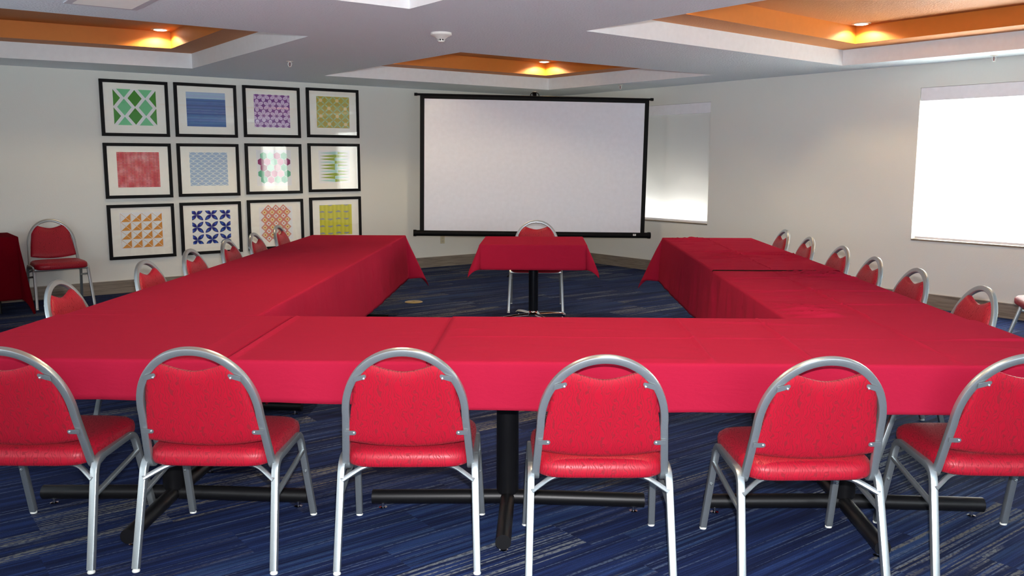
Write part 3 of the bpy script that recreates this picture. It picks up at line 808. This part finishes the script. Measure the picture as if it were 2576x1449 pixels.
        for j in range(4):
            for i in range(4):
                x, y, d = i*.25, j*.25, .25
                add([(x+.012, y+.01), (x+d-.012, y+.01), (x+d-.012, y+d-.012)], c)
                add([(x+.0, y+d-.002), (x+.008, y+d+.004), (x+d+.002, y+.006), (x+d-.006, y-.002)], (244, 240, 230))
                add([(x, y+d-.006), (x+.006, y+d), (x+d/2+.003, y+d/2+.006), (x+d/2-.003, y+d/2)], (226, 170, 110))
            add([(0, j*.25), (1, j*.25), (1, j*.25+.005), (0, j*.25+.005)], (228, 190, 150)); add([(j*.25, 0), (j*.25+.005, 0), (j*.25+.005, 1), (j*.25, 1)], (228, 190, 150))
    elif k == 9:
        add(sq, (242, 244, 242))
        for j in range(3):
            for i in range(3):
                cx, cy = .12+i*.38, .12+j*.38
                for s1, s2 in ((1, 1), (1, -1), (-1, 1), (-1, -1)):
                    ex, ey = cx+s1*.17, cy+s2*.17
                    add(leaf(cx, cy, ex, ey, .058), (196, 196, 110)); add(leaf(cx, cy, ex, ey, .05), (34, 52, 140)); add(leaf(cx+s1*.05, cy+s2*.05, cx+s1*.14, cy+s2*.14, .022), (60, 104, 184))
                    add(leaf(cx+s1*.02, cy+s2*.02, cx+s1*.09, cy+s2*.09, .02), (24, 34, 112))
    elif k == 10:
        add(sq, (240, 243, 244))
        for j in range(9):
            for i in range(9):
                if (i+j) % 2: continue
                cx, cy = .02+i*.12, .02+j*.12
                if abs(cx-.5)+abs(cy-.5) > .72 or cx < .08 or cx > .95: continue
                s = .122; ye = (238, 230, 180) if i % 2 else (240, 240, 240)
                for r_, c in ((s, (214, 108, 86)), (s*.84, (240, 232, 220)), (s*.76, (196, 92, 76)), (s*.62, ye), (s*.26, (206, 108, 30))):
                    add([(cx-r_, cy), (cx, cy-r_), (cx+r_, cy), (cx, cy+r_)], c)
    else:
        add(sq, (212, 208, 72))
        for i in range(8):
            add([(i/8, 0), (i/8+.0625, 0), (i/8+.0625, 1), (i/8, 1)], (200, 198, 62))
        for j in range(5):
            for i in range(4):
                x = i*.25+.06; y = j*.235+.05+(0 if i % 2 == 0 else .03)
                sg = 1 if i % 2 == 0 else -1
                add([(x-.07, y), (x+.10, y), (x+.085, y+sg*.035), (x+.02, y+sg*.062), (x-.06, y+sg*.03)], (150, 154, 160))
    return P
COLS = [6.629, 5.812, 4.982, 4.142]; FW, FH = .748, .634
ROWZ = [2.443, 1.733, 1.028]; DZ = [0, .004, .014, .026]
ADES = ['green and mint diamonds', 'blue watercolour wash', 'purple flower pattern', 'olive lattice with cream stars', 'red dashed texture', 'pale blue scallops', 'pink and green hexagons', 'green spiked triangles',
        'orange triangles', 'dark blue four-petal flowers', 'red concentric diamonds', 'yellow ground with grey chips']
PW = {5: (.46, .40), 10: (.42, .40), 6: (.43, .42), 7: (.42, .40)}
for rw in range(3):
    for c_ in range(4):
        k = rw*4+c_; a1 = COLS[c_]; zt = ROWZ[rw]+DZ[c_]
        fr = empty('picture_frame', R(a1-FW/2, .002, zt-FH/2), TH, label='black framed print of '+ADES[k]+' on the left wall', cat='picture', group='framed prints on the left wall')
        # local: x along wall to the right, y into wall (+y = NL), so front is -y
        m = MB(); fw = .036; fd = .030
        for (x0, x1, z0, z1) in ((-FW/2, FW/2, FH/2-fw, FH/2), (-FW/2, FW/2, -FH/2, -FH/2+fw), (-FW/2, -FW/2+fw, -FH/2+fw, FH/2-fw), (FW/2-fw, FW/2, -FH/2+fw, FH/2-fw)):
            m.box(x0, x1, -fd, 0, z0, z1)
        m.build('moulding', M_FRAME, fr, bevel=.002)
        MB().box(-FW/2+fw*.8, FW/2-fw*.8, -.014, -.004, -FH/2+fw*.8, FH/2-fw*.8).build('mat_board', M_MAT, fr)
        pw, ph = PW.get(k, (.47, .405)); dzp = .012
        m = MB()
        bw, bh = (pw+.02, ph+.02) if k in (6, 7, 8, 10) else (pw, ph)
        if k in (6, 7, 10): bw, bh = pw+.03, ph+.03
        m.box(-bw/2, bw/2, -.0160, -.0141, -bh/2+dzp, bh/2+dzp, M_PAPER)
        yy = .0162
        for li, (pts, c) in enumerate(art(k)):
            q = clip_poly([tuple(p) for p in pts]) if not (k in (6, 10) and li) else pts
            if len(q) < 3: continue
            cc = tuple(int(round(max(0, min(255, v))/10)*10) if k in (1, 4) else int(v) for v in c)
            mt = plain('ink_%d_%d_%d' % cc, srgb(*cc), .8, spec=.2)
            m.poly([((u-.5)*pw, -yy-li*1.5e-6 if k in (1, 4) else -yy-li*6e-6, (v-.5)*ph+dzp) for u, v in q], mt)
        m.build('print', None, fr)
        MB().poly([(-FW/2+fw*.9, -.024, -FH/2+fw*.9), (FW/2-fw*.9, -.024, -FH/2+fw*.9), (FW/2-fw*.9, -.024, FH/2-fw*.9), (-FW/2+fw*.9, -.024, FH/2-fw*.9)]).build('glass', M_PGLASS, fr)

# ------------------------------------------------------------------ small ceiling, wall and floor fittings
sm = empty('smoke_detector', R(5.184, 4.845, ZC), 0, label='round white smoke detector on the ceiling', cat='smoke detector')
MB().lathe([(.083, 0), (.084, -.016), (.078, -.022), (.054, -.030), (.038, -.044), (.029, -.050)], n=36).build('housing', M_WHITE, sm, True)
MB().lathe([(.028, -.049), (.026, -.060)], n=24).build('sensor_chamber', M_DARK, sm, True)
MB().lathe([(.025, -.060), (.024, -.068), (.018, -.072)], n=24).build('cap', M_WHITE, sm, True)
v = MB()
for k in range(8):
    a = 2*pi*k/8+.2; v.box(-.003, .003, .0262, .030, -.061, -.049, tf=lambda p, a=a: Vector((p.x*cos(a)-p.y*sin(a), p.x*sin(a)+p.y*cos(a), p.z)))
v.build('rib', M_WHITE, sm)
sprl = ['small white sprinkler head on the ceiling above the framed prints', 'small white sprinkler head on the ceiling right of the projection screen', 'small white sprinkler head on the ceiling at the right above the bright window']
for (a, b), lb in zip([(5.31, 2.216), (.698, 2.247), (.22, 6.81)], sprl):
    s = empty('sprinkler_head', R(a, b, ZC), 0, label=lb, cat='sprinkler', group='ceiling sprinkler heads')
    MB().lathe([(.036, 0), (.033, -.004), (.014, -.006), (.012, -.012)], n=24).build('escutcheon', M_WHITE, s, True)
    y = MB()
    y.sweep(bend([(-.010, 0, -.010), (-.020, 0, -.028), (-.014, 0, -.046), (0, 0, -.058)], .012), circ(.0035, 8), (0, 1, 0))
    y.sweep(bend([(.010, 0, -.010), (.020, 0, -.028), (.014, 0, -.046), (0, 0, -.058)], .012), circ(.0035, 8), (0, 1, 0))
    y.build('frame_arms', M_WHITE, s, True)
    MB().lathe([(.0035, -.012), (.0035, -.054)], n=8).build('bulb', plain('red_bulb', srgb(130, 50, 44), .2), s, True)
    MB().lathe([(.018, -.058), (.018, -.061)], n=16).build('deflector', M_WHITE, s, True)
vt = empty('ceiling_vent', R(7.43, 4.57, ZC), 0, label='white louvred air vent in the ceiling at the upper left', cat='vent')
vt.rotation_euler = (0, 0, TH+pi)   # local +x -> increasing a, +y -> increasing b
v = MB(); w_, d_, e_ = .36, .62, .045
v.box(-e_, w_+e_, -e_, 0, -.008, 0); v.box(-e_, w_+e_, d_, d_+e_, -.008, 0); v.box(-e_, 0, 0, d_, -.008, 0); v.box(w_, w_+e_, 0, d_, -.008, 0)
v.build('flange', plain('vent_grey', srgb(206, 206, 214), .5), vt)
MB().box(0, w_, 0, d_, -.001, -.0003).build('backing', M_DARK, vt)
v = MB(); n = 22
for i in range(n):
    y0 = d_*(i+.15)/n
    v.poly([(0, y0, -.011), (w_, y0, -.011), (w_, y0+d_/n*.9, -.002), (0, y0+d_/n*.9, -.002)]); v.poly([(0, y0, -.0102), (w_, y0, -.0102), (w_, y0+d_/n*.9, -.0012), (0, y0+d_/n*.9, -.0012)][::-1])
v.build('louvres', M_WHITE, vt)
ou = empty('wall_outlet', R(2.067, .001, .393), TH, label='small cream outlet plate on the left wall below the projection screen', cat='outlet')
MB().box(-.036, .036, -.006, 0, -.058, .058).build('cover_plate', plain('cream_plastic', srgb(206, 200, 172), .4), ou, bevel=.002)
v = MB()
for z in (-.022, .022): v.box(-.016, .016, -.008, -.0061, z-.014, z+.014)
v.build('receptacle', plain('cream_socket', srgb(190, 184, 158), .4), ou)
fb = MB(); fb.lathe([(.098, .001), (.098, .004), (.088, .008), (.03, .009), (.0, .009)], n=36); fb.lathe([(.012, .009), (.010, .0125)], (0, 0, 0), 14)
o = fb.build('floor_box_cover', M_BRASS, None, True, loc=(-1.40, 9.55, 0)); tag(o, 'round brass outlet cover set in the blue carpet between the table arms', 'floor outlet')
